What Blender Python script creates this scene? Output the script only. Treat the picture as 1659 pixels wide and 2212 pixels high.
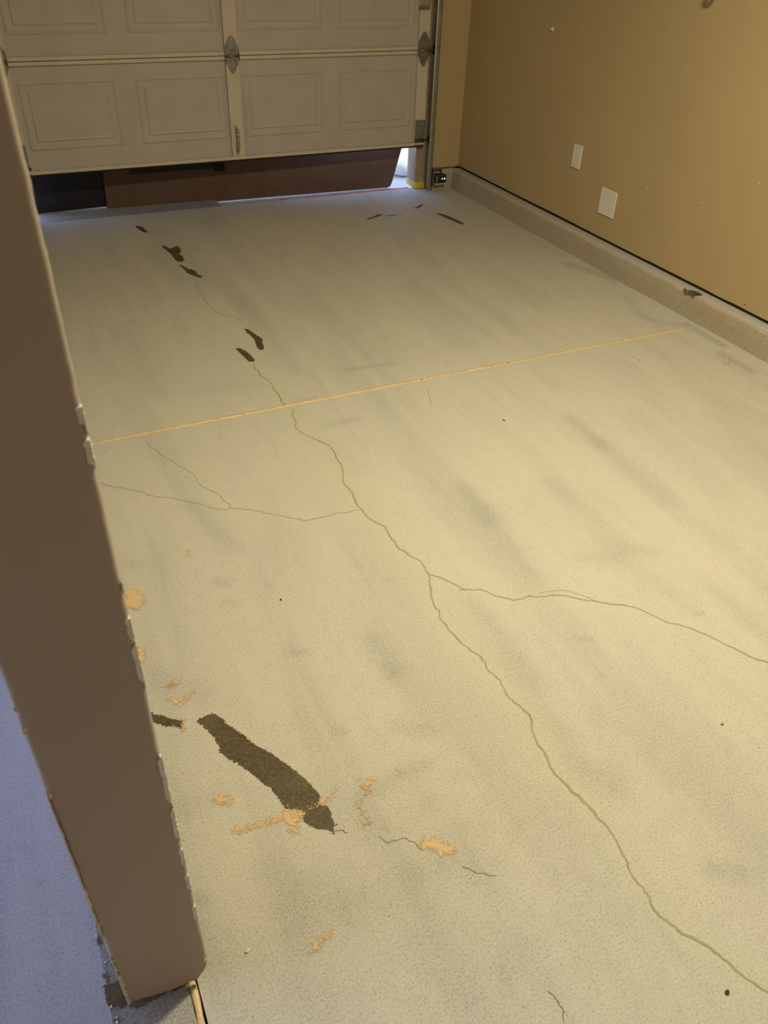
import bpy, bmesh, math, random
import numpy as np
from mathutils import Vector, Matrix, noise

for o in list(bpy.data.objects):
    bpy.data.objects.remove(o)
SC = bpy.context.scene
COL = SC.collection
random.seed(7)

# ------------------------------------------------------------------ camera
# right wall is x = 0, garage door plane is y = 0, floor is z = 0 (metres)
CAM_POS = Vector((-2.8467, -4.8473, 1.4617))
PITCH, YAW, ROLL, FPX = math.radians(37.126), math.radians(26.226), math.radians(2.239), 1710.0
fw = Vector((math.sin(YAW) * math.cos(PITCH), math.cos(YAW) * math.cos(PITCH), -math.sin(PITCH)))
rt = Vector((math.cos(YAW), -math.sin(YAW), 0))
up = rt.cross(fw)
r2 = math.cos(ROLL) * rt + math.sin(ROLL) * up
u2 = -math.sin(ROLL) * rt + math.cos(ROLL) * up
cam_d = bpy.data.cameras.new('camera')
cam_d.sensor_fit = 'VERTICAL'
cam_d.sensor_height = 36.0
cam_d.lens = FPX / 2212 * 36.0
cam_d.clip_start = 0.02
cam_d.dof.use_dof = True
cam_d.dof.focus_distance = 2.6
cam_d.dof.aperture_fstop = 9.0
cam = bpy.data.objects.new('camera', cam_d)
COL.objects.link(cam)
cam.matrix_world = Matrix(((r2.x, u2.x, -fw.x, CAM_POS.x), (r2.y, u2.y, -fw.y, CAM_POS.y),
                           (r2.z, u2.z, -fw.z, CAM_POS.z), (0, 0, 0, 1)))
SC.camera = cam

# ------------------------------------------------------------------ sky, lamp level, exposure
world = bpy.data.worlds.new('sky')
SC.world = world
world.use_nodes = True
wn = world.node_tree
sky = wn.nodes.new('ShaderNodeTexSky')
sky.sky_type = 'NISHITA'
sky.sun_elevation = math.radians(55)
sky.sun_rotation = math.radians(160)      # sun stands behind the house
sky.sun_disc = False
wn.nodes['Background'].inputs['Strength'].default_value = 1.65
tint = wn.nodes.new('ShaderNodeMix')       # camera white balance of the daylight
tint.data_type = 'RGBA'
tint.blend_type = 'MULTIPLY'
tint.inputs[0].default_value = 1.0
tint.inputs[7].default_value = (1.0, 0.91, 1.04, 1)
wn.links.new(sky.outputs['Color'], tint.inputs[6])
wn.links.new(tint.outputs[2], wn.nodes['Background'].inputs['Color'])
LAMP_POS = (-1.45, -3.62, 2.40)
LAMP_WATT = 71.0
LAMP_COLOR = (1.0, 0.925, 0.645)
SC.view_settings.view_transform = 'Standard'
SC.view_settings.look = 'None'
SC.view_settings.gamma = 1.0
SC.view_settings.use_curve_mapping = False
SC.view_settings.exposure = 0.0

# marks on the concrete, floor coordinates in metres
DARK = [[(-2.711,-3.663),(-2.705,-3.655),(-2.688,-3.656),(-2.676,-3.651),(-2.668,-3.658),(-2.655,-3.678),(-2.651,-3.693),(-2.64,-3.714),(-2.625,-3.74),(-2.614,-3.766),(-2.605,-3.782),(-2.588,-3.804),(-2.575,-3.826),(-2.561,-3.851),(-2.549,-3.878),(-2.537,-3.906),(-2.529,-3.928),(-2.525,-3.949),(-2.531,-3.957),(-2.537,-3.964),(-2.524,-3.972),(-2.519,-3.981),(-2.519,-3.996),(-2.523,-4.009),(-2.519,-4.023),(-2.528,-4.023),(-2.527,-4.038),(-2.532,-4.037),(-2.537,-4.026),(-2.557,-4.015),(-2.566,-4.005),(-2.573,-3.996),(-2.575,-3.986),(-2.573,-3.966),(-2.6,-3.945),(-2.603,-3.926),(-2.609,-3.903),(-2.612,-3.887),(-2.625,-3.872),(-2.627,-3.861),(-2.639,-3.84),(-2.653,-3.814),(-2.66,-3.802),(-2.672,-3.786),(-2.682,-3.766),(-2.686,-3.759),(-2.682,-3.744),(-2.686,-3.721),(-2.695,-3.692),(-2.704,-3.673)],[(-2.819,-3.582),(-2.793,-3.603),(-2.776,-3.616),(-2.758,-3.635),(-2.738,-3.649),(-2.746,-3.668),(-2.76,-3.653),(-2.773,-3.649),(-2.794,-3.629),(-2.824,-3.607)],[(-2.17,-0.14),(-2.158,-0.132),(-2.15,-0.158),(-2.136,-0.157),(-2.132,-0.205),(-2.125,-0.241),(-2.127,-0.274),(-2.135,-0.271),(-2.145,-0.262),(-2.153,-0.237),(-2.162,-0.205)],[(-2.104,-0.519),(-2.088,-0.514),(-2.081,-0.547),(-2.073,-0.571),(-2.057,-0.571),(-2.034,-0.544),(-2.021,-0.553),(-2.02,-0.595),(-2.029,-0.642),(-2.048,-0.675),(-2.035,-0.699),(-2.04,-0.746),(-2.039,-0.771),(-2.058,-0.783),(-2.072,-0.787),(-2.082,-0.75),(-2.083,-0.702),(-2.085,-0.652),(-2.094,-0.578)],[(-2.082,-0.826),(-2.069,-0.84),(-2.06,-0.871),(-2.054,-0.896),(-2.034,-0.917),(-2.021,-0.958),(-2.031,-0.968),(-2.022,-1.002),(-2.01,-1.024),(-2.025,-1.04),(-2.041,-1.017),(-2.059,-0.98),(-2.073,-0.948),(-2.07,-0.922),(-2.077,-0.865)],[(-2.002,-1.686),(-1.992,-1.687),(-1.983,-1.715),(-1.977,-1.742),(-1.972,-1.767),(-1.962,-1.796),(-1.96,-1.814),(-1.972,-1.847),(-1.975,-1.88),(-1.988,-1.912),(-2.0,-1.908),(-2.004,-1.881),(-1.999,-1.843),(-1.993,-1.81),(-1.994,-1.78),(-1.996,-1.749),(-2.003,-1.732),(-2.001,-1.714)],[(-2.091,-1.864),(-2.078,-1.858),(-2.066,-1.874),(-2.068,-1.893),(-2.059,-1.888),(-2.055,-1.917),(-2.051,-1.949),(-2.05,-1.974),(-2.049,-1.993),(-2.059,-2.003),(-2.065,-1.995),(-2.075,-1.996),(-2.078,-1.968),(-2.084,-1.917)],[(-0.879,-0.45),(-0.832,-0.43),(-0.775,-0.389),(-0.731,-0.397),(-0.776,-0.425),(-0.823,-0.445),(-0.864,-0.467)],[(-0.735,-0.422),(-0.664,-0.422),(-0.68,-0.446),(-0.736,-0.441)],[(-0.501,-0.344),(-0.469,-0.321),(-0.429,-0.29),(-0.408,-0.295),(-0.439,-0.326),(-0.47,-0.355),(-0.496,-0.358)],[(-0.421,-0.48),(-0.399,-0.5),(-0.377,-0.55),(-0.367,-0.621),(-0.356,-0.713),(-0.378,-0.734),(-0.39,-0.678),(-0.405,-0.601),(-0.415,-0.532)]]
ORANGE = [[(-2.716,-3.956),(-2.703,-3.947),(-2.675,-3.954),(-2.644,-3.954),(-2.613,-3.953),(-2.593,-3.95),(-2.579,-3.955),(-2.572,-3.973),(-2.587,-3.998),(-2.6,-4.006),(-2.609,-3.995),(-2.615,-3.975),(-2.637,-3.965),(-2.663,-3.965),(-2.698,-3.964)],[(-2.556,-3.965),(-2.536,-3.96),(-2.513,-3.951),(-2.486,-3.946),(-2.504,-3.963),(-2.534,-3.971),(-2.551,-3.973)],[(-2.724,-3.861),(-2.709,-3.862),(-2.69,-3.878),(-2.702,-3.891),(-2.723,-3.894),(-2.727,-3.88)],[(-2.741,-3.642),(-2.733,-3.646),(-2.738,-3.671),(-2.746,-3.669)],[(-2.754,-3.533),(-2.742,-3.524),(-2.715,-3.529),(-2.725,-3.541),(-2.746,-3.542)],[(-2.756,-3.563),(-2.746,-3.58),(-2.717,-3.58),(-2.685,-3.576),(-2.712,-3.592),(-2.741,-3.597),(-2.757,-3.58)],[(-2.437,-3.947),(-2.399,-3.959),(-2.411,-3.966),(-2.425,-3.975),(-2.436,-3.98),(-2.444,-3.962)],[(-2.465,-3.997),(-2.455,-3.994),(-2.456,-4.02),(-2.465,-4.03),(-2.47,-4.014)],[(-2.467,-4.035),(-2.457,-4.04),(-2.455,-4.054),(-2.466,-4.054)],[(-2.434,-4.06),(-2.425,-4.061),(-2.426,-4.077),(-2.435,-4.07)],[(-2.354,-3.953),(-2.344,-3.956),(-2.349,-3.967),(-2.357,-3.966)],[(-2.377,-4.117),(-2.35,-4.122),(-2.34,-4.144),(-2.323,-4.158),(-2.339,-4.179),(-2.354,-4.169),(-2.363,-4.155),(-2.383,-4.135)],[(-2.785,-3.141),(-2.744,-3.184),(-2.733,-3.224),(-2.76,-3.251),(-2.79,-3.238)],[(-2.659,-4.226),(-2.64,-4.217),(-2.62,-4.213),(-2.597,-4.207),(-2.612,-4.223),(-2.634,-4.226),(-2.651,-4.234)],[(-0.225,-2.701),(-0.189,-2.699),(-0.216,-2.733),(-0.245,-2.731)],[(-2.788,-3.377),(-2.772,-3.392),(-2.774,-3.433),(-2.797,-3.447),(-2.804,-3.428)],[(-2.588,-3.064),(-2.578,-3.071),(-2.584,-3.088),(-2.592,-3.087)]]
CRACKS = [('m',[(-2.062,-2.016),(-2.066,-2.101),(-2.071,-2.128),(-2.051,-2.202),(-2.05,-2.289),(-2.061,-2.354),(-2.055,-2.389)]),('m',[(-2.04,-2.418),(-2.056,-2.458),(-2.073,-2.539),(-2.066,-2.582),(-2.036,-2.65),(-2.008,-2.716),(-2.015,-2.787),(-2.025,-2.869),(-2.048,-2.925),(-2.045,-2.978),(-2.055,-3.041),(-2.052,-3.091),(-2.042,-3.145),(-2.02,-3.184),(-2.027,-3.226),(-2.028,-3.292),(-2.011,-3.335),(-1.994,-3.377),(-2.0,-3.421),(-2.021,-3.478),(-2.036,-3.517),(-2.041,-3.563),(-2.05,-3.602),(-2.048,-3.647),(-2.037,-3.703),(-2.021,-3.748),(-2.029,-3.791),(-2.016,-3.831),(-2.026,-3.867),(-2.015,-3.913),(-2.009,-3.945),(-2.012,-3.961),(-2.029,-3.991),(-2.038,-4.021),(-2.038,-4.054),(-2.046,-4.083),(-2.042,-4.117),(-2.038,-4.149),(-2.027,-4.186),(-2.025,-4.219),(-2.02,-4.262),(-2.025,-4.294),(-2.037,-4.335),(-2.039,-4.364),(-2.036,-4.387),(-2.044,-4.412),(-2.036,-4.444),(-2.025,-4.476),(-2.0,-4.509),(-1.989,-4.539),(-1.978,-4.575),(-1.958,-4.612),(-1.916,-4.675)]),('b',[(-1.998,-3.418),(-1.971,-3.454),(-1.94,-3.516),(-1.895,-3.535),(-1.871,-3.573),(-1.835,-3.606),(-1.788,-3.607),(-1.726,-3.629),(-1.681,-3.66),(-1.631,-3.697),(-1.572,-3.737),(-1.537,-3.777),(-1.507,-3.838),(-1.448,-3.904),(-1.422,-3.961),(-1.398,-4.009),(-1.368,-4.047),(-1.307,-4.108)]),('t',[(-1.955,-3.51),(-1.94,-3.516)]),('t',[(-1.764,-3.609),(-1.693,-3.623),(-1.653,-3.66),(-1.637,-3.692)]),('s',[(-2.054,-3.075),(-2.128,-3.065),(-2.177,-3.067),(-2.233,-3.063),(-2.27,-3.033),(-2.297,-3.007),(-2.354,-2.958),(-2.416,-2.917),(-2.439,-2.918),(-2.463,-2.903),(-2.483,-2.877),(-2.524,-2.839),(-2.564,-2.799),(-2.616,-2.77),(-2.66,-2.722),(-2.698,-2.688),(-2.745,-2.65),(-2.791,-2.612)]),('s',[(-2.416,-2.917),(-2.428,-2.863),(-2.446,-2.811),(-2.475,-2.755),(-2.49,-2.667),(-2.509,-2.627),(-2.542,-2.555),(-2.567,-2.495),(-2.576,-2.432)]),('s',[(-2.065,-1.099),(-2.081,-1.188),(-2.072,-1.282),(-2.08,-1.332),(-2.076,-1.419),(-2.05,-1.49),(-2.014,-1.542),(-1.992,-1.599),(-1.979,-1.666)]),('k',[(-2.529,-4.034),(-2.522,-4.033),(-2.511,-4.038),(-2.505,-4.048)]),('k',[(-2.453,-4.078),(-2.442,-4.098),(-2.429,-4.099),(-2.406,-4.103),(-2.395,-4.115),(-2.39,-4.133),(-2.386,-4.141)]),('k',[(-2.332,-4.2),(-2.319,-4.211),(-2.312,-4.224),(-2.294,-4.235),(-2.277,-4.244)]),('k',[(-2.304,-4.453),(-2.3,-4.466),(-2.3,-4.48),(-2.298,-4.49),(-2.308,-4.506)]),('t',[(-1.506,-2.457),(-1.525,-2.517),(-1.561,-2.598)]),('t',[(-0.562,-2.508),(-0.563,-2.555),(-0.568,-2.59)])]
SMUDGES = [((-1.117,-2.866),(-1.122,-3.052),0.03,0.9),((-1.122,-3.052),(-1.135,-3.403),0.035,0.5),((-1.707,-3.099),(-1.719,-3.264),0.035,0.9),((-1.707,-3.244),(-1.752,-3.568),0.05,0.6),((-1.421,-3.174),(-1.418,-3.299),0.03,0.6),((-1.401,-3.371),(-1.429,-3.552),0.035,0.6),((-1.397,-3.554),(-1.346,-3.587),0.02,0.5),((-1.555,-3.533),(-1.48,-3.565),0.03,0.5),((-1.977,-2.573),(-1.851,-2.572),0.02,0.7),((-2.026,-2.654),(-1.989,-2.854),0.04,0.5),((-1.992,-3.932),(-1.966,-4.015),0.03,0.7),((-1.995,-4.082),(-1.951,-4.171),0.035,0.8),((-1.943,-3.566),(-1.954,-3.873),0.04,0.75),((-1.973,-3.801),(-2.004,-4.025),0.05,0.45),((-2.514,-2.859),(-2.466,-3.095),0.03,0.6),((-2.548,-3.221),(-2.523,-3.246),0.012,0.9),((-2.545,-3.311),(-2.528,-3.328),0.01,0.7),((-2.246,-3.592),(-2.24,-3.703),0.03,0.8),((-2.24,-3.703),(-2.234,-3.884),0.03,0.5),((-2.446,-3.549),(-2.413,-3.56),0.012,0.8),((-2.434,-3.808),(-2.419,-3.817),0.011,0.8),((-2.665,-4.06),(-2.652,-4.18),0.04,0.6),((-2.597,-4.13),(-2.555,-4.186),0.05,0.5),((-2.448,-3.982),(-2.288,-3.967),0.018,0.7),((-2.508,-3.979),(-2.46,-4.057),0.04,0.45),((-2.326,-4.059),(-2.295,-4.14),0.06,0.4),((-2.356,-4.177),(-2.288,-4.237),0.03,0.4),((-2.765,-3.508),(-2.686,-3.587),0.04,0.55),((-2.801,-3.85),(-2.71,-3.867),0.03,0.35),((-2.816,-4.061),(-2.808,-4.188),0.025,0.5),((-2.765,-4.182),(-2.664,-4.324),0.05,0.3),((-1.421,-3.533),(-1.421,-3.807),0.04,0.35),((-1.819,-4.133),(-1.802,-4.463),0.07,0.3),((-2.13,-4.191),(-2.107,-4.386),0.06,0.3),((-2.422,-4.188),(-2.416,-4.435),0.06,0.3),((-1.753,-2.202),(-1.536,-2.221),0.012,0.9),((-2.006,-2.364),(-1.933,-2.366),0.01,0.8),((-1.79,-0.195),(-1.739,-1.624),0.045,0.4),((-1.91,-1.33),(-1.924,-2.135),0.04,0.5),((-1.646,-1.429),(-1.702,-2.179),0.04,0.35),((-0.596,-1.561),(-0.642,-1.924),0.06,0.25),((-1.118,-1.5),(-1.166,-2.179),0.05,0.35),((-0.159,-1.508),(-0.071,-1.788),0.03,1.1),((-0.138,-1.121),(-0.097,-1.378),0.03,0.5),((-0.166,-1.98),(-0.244,-2.246),0.02,0.5),((-0.115,-2.35),(-0.116,-2.584),0.018,1.5),((-0.184,-2.655),(-0.186,-2.816),0.022,1.4),((-0.223,-2.254),(-0.154,-2.362),0.02,0.6),((-2.742,-2.659),(-2.655,-2.722),0.02,0.3),((-2.763,-3.047),(-2.737,-3.079),0.015,0.6),((-2.448,-1.462),(-2.485,-2.117),0.05,0.4),((-2.097,-0.264),(-1.919,-0.492),0.03,0.2),((-1.406,-0.983),(-1.426,-1.743),0.06,0.3),((-2.07,-1.991),(-2.068,-2.537),0.05,0.3),((-2.317,-2.145),(-2.095,-2.193),0.03,0.3),((-0.872,-2.946),(-0.93,-3.432),0.06,0.35),((-0.61,-3.051),(-0.637,-3.345),0.06,0.25),((-2.43,-4.164),(-2.418,-4.18),0.02,0.6),((-2.804,-4.059),(-2.8,-4.064),0.008,1.0),((-2.441,-3.335),(-2.383,-3.26),0.015,0.3),((-1.77,-3.787),(-1.728,-3.809),0.006,0.9),((-1.419,-3.841),(-1.394,-3.848),0.005,0.9),((-1.887,-4.405),(-1.844,-4.434),0.02,0.7),((-2.301,-3.855),(-2.264,-3.885),0.02,0.6),((-2.356,-4.381),(-2.361,-4.412),0.012,0.7)]
HALOS = [([(-2.062,-2.016),(-2.055,-2.389),(-2.036,-2.65),(-2.048,-2.925),(-2.052,-3.091),(-2.028,-3.292),(-2.0,-3.421),(-2.05,-3.602),(-2.029,-3.791),(-2.009,-3.945),(-2.046,-4.083)],0.07,1.0),([(-2.046,-4.083),(-2.027,-4.186),(-2.02,-4.262),(-2.039,-4.364),(-2.036,-4.444),(-2.0,-4.509),(-1.958,-4.612)],0.045,0.9),([(-2.0,-3.421),(-1.901,-3.545),(-1.726,-3.629),(-1.576,-3.741),(-1.507,-3.838)],0.06,0.7),([(-2.054,-3.075),(-2.233,-3.063),(-2.416,-2.917),(-2.49,-2.667)],0.05,0.5),([(-1.389,-3.401),(-1.316,-3.53)],0.15,0.5),([(-1.483,-2.702),(-1.416,-3.059)],0.2,0.35),([(-2.036,-4.139),(-2.022,-4.193)],0.03,1.2),([(-2.022,-4.447),(-2.001,-4.479)],0.025,1.0)]
CURB_PATCH = [(-0.063,-2.236),(-0.053,-2.235),(-0.061,-2.261),(-0.041,-2.268),(-0.032,-2.284),(-0.032,-2.313),(-0.037,-2.335),(-0.048,-2.326),(-0.057,-2.311),(-0.074,-2.317),(-0.069,-2.291),(-0.072,-2.273),(-0.076,-2.263)]
RIGHT_CHIPS = [1.379,1.298,1.098,1.089,1.069,1.055,0.898,0.838,0.816,0.786,0.768,0.748,0.596,0.537,0.506,0.468,0.427,0.367,0.282,0.203]
LEFT_CHIPS = [0.77,0.735,0.612,0.296,0.252,0.178,0.064]
DIRT = [[(-2.991,-4.138),(-2.983,-4.137),(-2.972,-4.141),(-2.965,-4.138),(-2.961,-4.16),(-2.955,-4.178),(-2.958,-4.184),(-2.97,-4.184),(-2.988,-4.174),(-2.99,-4.161)],[(-2.957,-4.18),(-2.94,-4.185),(-2.919,-4.185),(-2.896,-4.186),(-2.857,-4.189),(-2.844,-4.187),(-2.844,-4.192),(-2.874,-4.193),(-2.905,-4.191),(-2.927,-4.194),(-2.945,-4.196),(-2.956,-4.19)],[(-2.986,-4.199),(-2.981,-4.198),(-2.976,-4.203),(-2.978,-4.206),(-2.985,-4.203)],[(-2.991,-4.053),(-2.983,-4.053),(-2.98,-4.063),(-2.987,-4.068),(-2.992,-4.064)]]

# ------------------------------------------------------------------ helpers
def tag(o, label=None, cat=None, group=None, kind=None):
    if label: o['label'] = label
    if cat: o['category'] = cat
    if group: o['group'] = group
    if kind: o['kind'] = kind
    return o

def empty(name, loc=(0, 0, 0)):
    o = bpy.data.objects.new(name, None)
    o.empty_display_size = 0.05
    COL.objects.link(o)
    o.location = loc
    return o

def link(name, me, mat=None, parent=None, smooth=False):
    if mat: me.materials.append(mat)
    if smooth:
        me.polygons.foreach_set('use_smooth', [True] * len(me.polygons))
    o = bpy.data.objects.new(name, me)
    COL.objects.link(o)
    if parent:
        o.parent = parent
        o.matrix_parent_inverse = Matrix.Translation(parent.location).inverted()
    return o

def from_bm(name, bm, mat, parent=None, smooth=False):
    bmesh.ops.recalc_face_normals(bm, faces=bm.faces)
    me = bpy.data.meshes.new(name)
    bm.to_mesh(me)
    bm.free()
    return link(name, me, mat, parent, smooth)

def bm_box(bm, x0, x1, y0, y1, z0, z1, bev=0.0, seg=2):
    b = bmesh.new()
    v = [b.verts.new((x, y, z)) for x in (x0, x1) for y in (y0, y1) for z in (z0, z1)]
    for f in ((0, 1, 3, 2), (4, 6, 7, 5), (0, 4, 5, 1), (2, 3, 7, 6), (0, 2, 6, 4), (1, 5, 7, 3)):
        b.faces.new([v[i] for i in f])
    bmesh.ops.recalc_face_normals(b, faces=b.faces)
    if bev > 0:
        bmesh.ops.bevel(b, geom=list(b.edges), offset=bev, segments=seg, affect='EDGES', profile=0.5)
    me = bpy.data.meshes.new('tmp')
    b.to_mesh(me)
    b.free()
    bm.from_mesh(me)
    bpy.data.meshes.remove(me)

def box(name, mat, x0, x1, y0, y1, z0, z1, parent=None, bev=0.0, smooth=False):
    bm = bmesh.new()
    bm_box(bm, x0, x1, y0, y1, z0, z1, bev)
    return from_bm(name, bm, mat, parent, smooth)

def bm_cyl(bm, p, q, r, n=16, r2=None):
    p, q = Vector(p), Vector(q)
    d = q - p
    m = Matrix.Translation((p + q) / 2) @ d.to_track_quat('Z', 'Y').to_matrix().to_4x4()
    bmesh.ops.create_cone(bm, cap_ends=True, segments=n, radius1=r, radius2=r if r2 is None else r2,
                          depth=d.length, matrix=m)

def bm_prism(bm, pts, axis, a, b):
    """polygon pts in the plane across axis (0 x, 1 y, 2 z), extruded from a to b"""
    def P(p, t):
        c = list(p)
        c.insert(axis, t)
        return c
    A = [bm.verts.new(P(p, a)) for p in pts]
    B = [bm.verts.new(P(p, b)) for p in pts]
    bm.faces.new(A)
    bm.faces.new(B[::-1])
    n = len(pts)
    for i in range(n):
        bm.faces.new((A[i], A[(i + 1) % n], B[(i + 1) % n], B[i]))

def bm_tube(bm, pts, r, n=10):
    rings = []
    pts = [Vector(p) for p in pts]
    for i, p in enumerate(pts):
        d = (pts[min(i + 1, len(pts) - 1)] - pts[max(i - 1, 0)]).normalized()
        u = d.cross(Vector((0.3, 0.2, 1))).normalized()
        w = d.cross(u)
        rr = r[i] if isinstance(r, (list, tuple)) else r
        rings.append([bm.verts.new(p + rr * (math.cos(t) * u + math.sin(t) * w))
                      for t in [2 * math.pi * k / n for k in range(n)]])
    for a, b in zip(rings, rings[1:]):
        for k in range(n):
            bm.faces.new((a[k], a[(k + 1) % n], b[(k + 1) % n], b[k]))
    bm.faces.new(rings[0][::-1])
    bm.faces.new(rings[-1])

# ------------------------------------------------------------------ materials
class NT:
    def __init__(s, name):
        s.m = bpy.data.materials.new(name)
        s.m.use_nodes = True
        s.t = s.m.node_tree
        s.b = s.t.nodes['Principled BSDF']
        s.out = s.t.nodes['Material Output']
        s._c = None
    def n(s, typ, **kw):
        k = s.t.nodes.new('ShaderNode' + typ)
        for a, v in kw.items():
            setattr(k, a, v)
        return k
    def put(s, sock, v):
        if isinstance(v, bpy.types.NodeSocket):
            s.t.links.new(v, sock)
        else:
            sock.default_value = v
    def coord(s):
        if s._c is None:
            s._c = s.n('TexCoord').outputs['Object']
        return s._c
    def scaled(s, sc):
        k = s.n('Mapping')
        s.put(k.inputs['Vector'], s.coord())
        k.inputs['Scale'].default_value = sc
        return k.outputs[0]
    def noise(s, scale, detail=4, rough=0.55, vec=None, dist=0.0):
        k = s.n('TexNoise')
        s.put(k.inputs['Vector'], vec if vec is not None else s.coord())
        k.inputs['Scale'].default_value = scale
        k.inputs['Detail'].default_value = detail
        k.inputs['Roughness'].default_value = rough
        k.inputs['Distortion'].default_value = dist
        return k.outputs['Fac']
    def voro(s, scale, vec=None, out='Distance'):
        k = s.n('TexVoronoi')
        s.put(k.inputs['Vector'], vec if vec is not None else s.coord())
        k.inputs['Scale'].default_value = scale
        return k.outputs[out]
    def ramp(s, v, a, b, lo=0.0, hi=1.0, smooth=True):
        k = s.n('MapRange', interpolation_type='SMOOTHSTEP' if smooth else 'LINEAR')
        s.put(k.inputs['Value'], v)
        for i, x in (('From Min', a), ('From Max', b), ('To Min', lo), ('To Max', hi)):
            k.inputs[i].default_value = x
        return k.outputs[0]
    def math(s, op, a, b=0.0, c=None):
        k = s.n('Math', operation=op)
        s.put(k.inputs[0], a)
        s.put(k.inputs[1], b)
        if c is not None: s.put(k.inputs[2], c)
        return k.outputs[0]
    def mix(s, f, a, b, blend='MIX'):
        k = s.n('Mix', data_type='RGBA', blend_type=blend)
        s.put(k.inputs[0], f)
        for i, v in ((6, a), (7, b)):
            s.put(k.inputs[i], (*v, 1) if isinstance(v, tuple) and len(v) == 3 else v)
        return k.outputs[2]
    def attr(s, name):
        k = s.n('Attribute', attribute_name=name)
        return k.outputs['Fac']
    def bump(s, h, strength=0.3, dist=0.002):
        k = s.n('Bump')
        k.inputs['Strength'].default_value = strength
        k.inputs['Distance'].default_value = dist
        s.put(k.inputs['Height'], h)
        s.put(s.b.inputs['Normal'], k.outputs[0])
    def fin(s, col, rough=0.6, metal=0.0, spec=0.5):
        s.put(s.b.inputs['Base Color'], (*col, 1) if isinstance(col, tuple) and len(col) == 3 else col)
        s.put(s.b.inputs['Roughness'], rough)
        s.put(s.b.inputs['Metallic'], metal)
        s.b.inputs['Specular IOR Level'].default_value = spec
        return s.m
    def cut(s, alpha):
        tr = s.n('BsdfTransparent')
        mx = s.n('MixShader')
        s.put(mx.inputs[0], alpha)
        s.t.links.new(tr.outputs[0], mx.inputs[1])
        s.t.links.new(s.b.outputs[0], mx.inputs[2])
        s.t.links.new(mx.outputs[0], s.out.inputs['Surface'])
        return s.m

def mat_concrete(name, base, dark, warm, marks=False):
    k = NT(name)
    cloud = k.noise(1.7, 5, 0.6, dist=0.4)
    band = k.noise(1.0, 4, 0.55, vec=k.scaled((5.5, 0.7, 1)), dist=0.3)
    band2 = k.noise(1.0, 5, 0.6, vec=k.scaled((14, 2.2, 1)), dist=0.6)
    mot = k.noise(26, 5, 0.7)
    fine = k.noise(230, 3, 0.75)
    c = k.mix(k.ramp(cloud, .35, .68), base, warm)
    c = k.mix(k.math('MULTIPLY', k.ramp(band, .46, .70), .45), c, dark)
    c = k.mix(k.math('MULTIPLY', k.ramp(band2, .52, .75), .38), c, dark)
    c = k.mix(k.math('MULTIPLY', k.ramp(mot, .45, .75), .22), c, dark)
    if marks:
        sm = k.attr('smudge')
        grain = k.ramp(k.noise(60, 5, 0.75), .25, .75, .55, 1.25)
        c = k.mix(k.math('MINIMUM', k.math('MULTIPLY', k.math('MULTIPLY', sm, grain), .55), .8), c, (.24, .225, .195))
        c = k.mix(k.math('MINIMUM', k.math('MULTIPLY', k.attr('halo'), .62), .8), c, (.50, .475, .325))
    if name.startswith('curb'):
        c = k.mix(k.ramp(k.noise(4.5, 5, .65), .46, .64, 0, .75), c, (.40, .27, .145))
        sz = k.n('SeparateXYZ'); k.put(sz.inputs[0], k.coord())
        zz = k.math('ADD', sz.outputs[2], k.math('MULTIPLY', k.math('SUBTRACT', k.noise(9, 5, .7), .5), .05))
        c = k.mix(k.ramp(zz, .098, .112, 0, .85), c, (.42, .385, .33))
    # sand grains: pale and dark specks a few millimetres across
    c = k.mix(k.ramp(fine, .34, .70, 0, .46), c, (.66, .63, .56))
    c = k.mix(k.ramp(fine, .48, .26, 0, .58), c, (.20, .19, .17))
    xf = k.noise(620, 2, 0.6)
    c = k.mix(k.ramp(xf, .56, .78, 0, .40), c, (.74, .70, .60))
    c = k.mix(k.ramp(xf, .44, .24, 0, .45), c, (.16, .15, .125))
    sp3 = k.voro(55, vec=k.scaled((1.1, .93, 1)), out='Distance')
    dot = k.math('MULTIPLY', k.ramp(sp3, .10, .045), k.ramp(k.noise(11, 3), .44, .60))
    c = k.mix(k.math('MULTIPLY', dot, .7), c, (.13, .115, .09))
    sp = k.voro(150, out='Distance')
    spn = k.noise(7, 3)
    pit = k.math('MULTIPLY', k.ramp(sp, .16, .07), k.ramp(spn, .40, .60))
    c = k.mix(k.math('MULTIPLY', pit, .75), c, (.12, .11, .095))
    sp2 = k.voro(95, vec=k.scaled((1.0, 1.07, 1.3)), out='Distance')
    peb = k.math('MULTIPLY', k.ramp(sp2, .13, .06), k.ramp(k.noise(5, 3), .44, .62))
    c = k.mix(k.math('MULTIPLY', peb, .6), c, (.72, .68, .6))
    h = k.math('ADD', k.math('MULTIPLY', fine, .7), k.math('MULTIPLY', pit, -1.2))
    k.bump(h, .35, .0012)
    return k.fin(c, k.ramp(mot, .3, .7, .62, .85), spec=.28)

def mat_paint(name, col, bump=.12, rough=.55, var=.06, peel=60):
    k = NT(name)
    a = k.noise(1.3, 3)
    b = k.noise(peel, 4, .6)
    c = k.mix(k.ramp(a, .3, .7, 0, 1), col, tuple(x * (1 - var) for x in col))
    k.bump(b, bump, .004)
    return k.fin(c, rough, spec=.35)

def mat_metal(name, col, rough=.42, grime=.5):
    k = NT(name)
    a = k.voro(90, out='Color')
    bw = k.n('RGBToBW'); k.put(bw.inputs[0], a)
    c = k.mix(k.math('MULTIPLY', bw.outputs[0], .45), col, tuple(x * .55 for x in col))
    g = k.ramp(k.noise(35, 5, .65), .45, .72, 0, grime)
    c = k.mix(g, c, (.07, .06, .045))
    return k.fin(c, k.ramp(k.noise(50, 3), .3, .7, rough - .08, rough + .15), metal=.8)

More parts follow.
